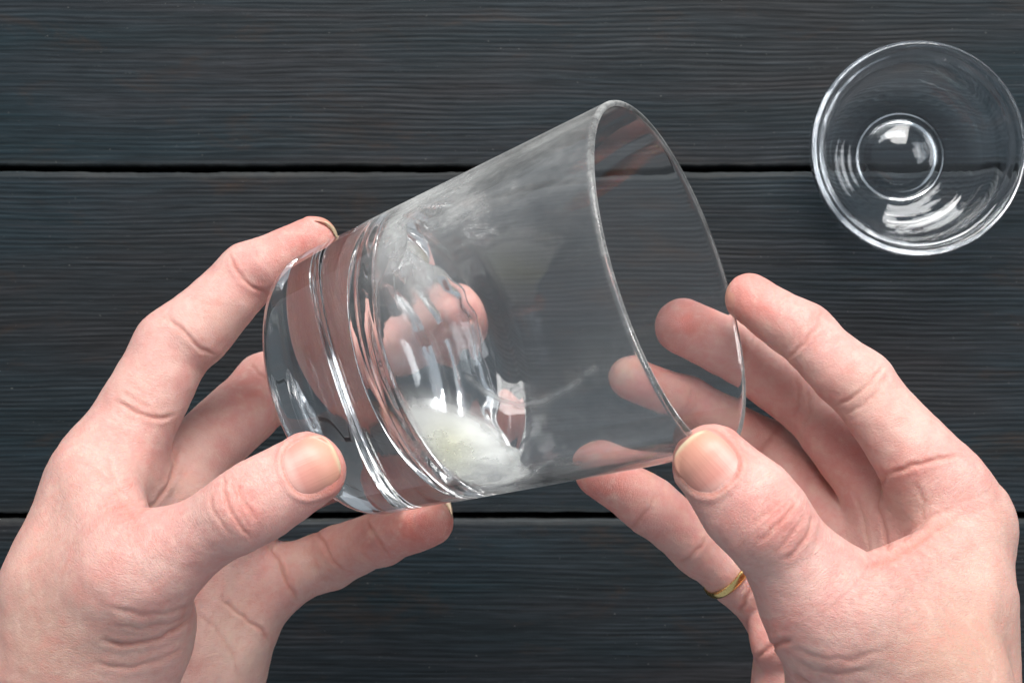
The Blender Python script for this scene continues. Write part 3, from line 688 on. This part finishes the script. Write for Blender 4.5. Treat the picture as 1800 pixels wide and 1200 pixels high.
crR = [
 (['index'], [(1446, 546), (1436, 574), (1412, 604), (1384, 632)], 0.45, 0.45),
 (['index'], [(1434, 540), (1420, 568), (1396, 596)], 0.16, 0.5),
 (['index'], [(1553, 641), (1530, 673), (1500, 698), (1468, 714)], 0.5, 0.42),
 (['index'], [(1562, 655), (1545, 686), (1515, 712), (1484, 728)], 0.35, 0.42),
 (['index', 'palm'], [(1562, 832), (1585, 824), (1612, 816), (1650, 806), (1690, 800)], 0.7, 0.55),
 (['palm', 'index', 'middle'], [(1560, 830), (1548, 850), (1543, 890), (1556, 935), (1566, 985)], 0.55, 0.6),
 (['palm', 'index'], [(1585, 960), (1600, 930), (1640, 905), (1680, 890)], 0.35, 0.6),
 (['palm', 'thumb', 'index'], [(1520, 998), (1560, 985), (1600, 962), (1650, 925), (1695, 902)], 0.55, 0.7),
 (['palm', 'index'], [(1610, 850), (1625, 880), (1618, 910)], 0.25, 0.6),
 (['palm', 'middle', 'ring'], [(1505, 870), (1515, 900), (1524, 940), (1530, 980)], 0.3, 0.5),
 (['middle'], [(1312, 590), (1308, 625), (1300, 668)], 0.4, 0.5),
 (['middle'], [(1400, 660), (1404, 700), (1398, 735)], 0.4, 0.5), (['middle'], [(1418, 680), (1424, 720), (1414, 755)], 0.3, 0.5),
 (['ring'], [(1222, 680), (1212, 712), (1190, 745)], 0.3, 0.5), (['ring'], [(1372, 745), (1352, 780), (1325, 805)], 0.35, 0.5),
 (['thumb'], [(1338, 951), (1356, 934), (1380, 910), (1406, 874)], 0.55, 0.42),
 (['thumb'], [(1378, 985), (1400, 966), (1418, 946), (1432, 905)], 0.50, 0.42),
 (['thumb'], [(1320, 925), (1345, 905), (1372, 880)], 0.28, 0.45),
 (['thumb'], [(1360, 975), (1385, 948), (1412, 912)], 0.28, 0.45),
 (['thumb', 'palm'], [(1394, 1180), (1410, 1195), (1440, 1210)], 0.7, 0.5),
 (['thumb', 'palm'], [(1400, 1165), (1430, 1178), (1480, 1185), (1530, 1178)], 0.3, 0.6),
 (['thumb', 'palm'], [(1395, 1140), (1440, 1156), (1500, 1160), (1560, 1140)], 0.25, 0.6),
 (['little'], [(1107, 930), (1122, 915), (1140, 893), (1152, 870)], 0.5, 0.5),
 (['little'], [(1195, 992), (1212, 978), (1232, 960), (1244, 945)], 0.5, 0.5),
 (['little', 'palm', 'curl'], [(1300, 1078), (1312, 1050), (1331, 1022)], 0.8, 0.6),
 (['curl', 'palm', 'little'], [(1330, 1158), (1350, 1138), (1366, 1130), (1390, 1125)], 0.9, 0.6),
]
nlR = [dict(g='thumb', c=(1243, 812, 318), dir=(-82, -92), n=(-0.05, 0.05, 1.0), w=13.2, l=13.0, over=0.0, fe=0.82, label='short thumbnail facing the camera'),
       dict(g='index', c=(1286, 528, 386), dir=(-60, -70), n=(-0.95, -0.10, 0.10), w=11.5, l=11.0, over=0.05, fe=0.7, lift=0.0, dive=1.3, fold=0.25, label='fingernail of the fingertip at the rim, seen edge-on'),
       dict(g='middle', c=(1185, 568, 410), dir=(-90, -40), n=(0.1, 0.0, -1.0), w=10, l=9, over=0.0, fe=0.7, lift=0.0, dive=1.3, fold=0.25, label='fingernail on the far side of the fingertip behind the rim'),
       dict(g='ring', c=(1096, 660, 408), dir=(-90, -40), n=(-0.1, 0.25, -0.9), w=9.0, l=8.5, over=0.05, fe=0.7, lift=0.0, dive=1.3, fold=0.25, label='pale fingernail edge of the fingertip behind the glass wall')]
redR = [(['middle'], 1205, 570, 45, 32, 0, .6), (['index'], 1330, 540, 50, 40, 0, .3), (['thumb'], 1375, 925, 60, 55, 0, .5), (['palm', 'thumb', 'index'], 1610, 960, 90, 30, 28, .5), (['palm', 'index'], 1590, 825, 60, 25, 10, .5),
        (['middle', 'ring'], 1480, 820, 60, 60, 0, .4), (['little'], 1060, 870, 60, 40, 0, .4), (['little', 'curl', 'palm'], 1350, 1110, 50, 50, 0, .45), (['thumb'], 1285, 790, 35, 40, 0, .4), (['index'], 1480, 690, 60, 60, 0, .15)]
tanR = [(['palm', 'thumb'], 1730, 1150, 130, 170, 0, .75), (['palm', 'thumb'], 1600, 1150, 120, 90, 0, .38), (['index', 'palm'], 1770, 920, 50, 80, 0, .35)]
wrR = [(['thumb'], 1375, 925, 75, 62, 0, .8), (['palm', 'thumb'], 1480, 1070, 110, 90, 0, .55), (['palm', 'index'], 1620, 880, 90, 70, 0, .7), (['palm', 'thumb'], 1620, 1000, 120, 60, 30, .5)]
paR = [(['index'], 1515, 680, 40, 40, 0, .4), (['palm'], 1700, 1010, 60, 50, 0, .35), (['index'], 1590, 740, 60, 60, 0, .25), (['ring'], 1100, 650, 30, 30, 0, .5), (['palm'], 1600, 870, 50, 50, 0, .4), (['thumb'], 1205, 850, 20, 60, 0, .4)]
hr = build_hand(Rh, 'hand', crR, nlR, redR, tanR, wrR, paR, VOX)
tag(hr, 'bare hand wearing a gold ring and pinching the rim of the tumbler', 'hand', 'bare hands holding the tumbler')

# ---- the gold ring
def ring():
    Q, R = Rh.groups['little']['bones']; a, b = Q[0], Q[1]; t = (b-a)/np.linalg.norm(b-a); c = a+(b-a)*0.70
    e1 = np.cross(t, [0, 0, 1]); e1 /= np.linalg.norm(e1); e2 = np.cross(e1, t); n = 96
    # radius measured from the finger itself so that the band sits on the skin
    rad = []
    for j in range(n):
        th = 2*math.pi*j/n; dr = e1*math.cos(th)+e2*math.sin(th); lo, hi = 3.0, 14.0
        for _ in range(24):
            m = (lo+hi)/2
            if Rh.gval((c+dr*m)[None], 'little')[0] > 0: hi = m
            else: lo = m
        rad.append(lo)
    rad = np.array(rad); f = np.fft.rfft(rad); f[4:] = 0; rad = np.fft.irfft(f, n); rad = rad*0.5+rad.max()*0.5
    sec = [(-1.15, 0.0), (-1.05, 0.45), (-0.5, 0.68), (0.5, 0.68), (1.05, 0.45), (1.15, 0.0), (0.9, -0.25), (-0.9, -0.25)]
    V = []; F = []; k = len(sec)
    for j in range(n):
        th = 2*math.pi*j/n; dr = e1*math.cos(th)+e2*math.sin(th)
        for u, h in sec: V.append(c+dr*(rad[j]+h+0.1)+t*u)
    for j in range(n):
        for i in range(k): F.append((j*k+i, ((j+1) % n)*k+i, ((j+1) % n)*k+(i+1) % k, j*k+(i+1) % k))
    o = mesh_obj('finger_ring', V, F, GOLD, None, True, origin=c); fixn(o)
    tag(o, 'narrow plain gold ring worn on the lowest finger of the hand at the rim', 'ring')
ring()
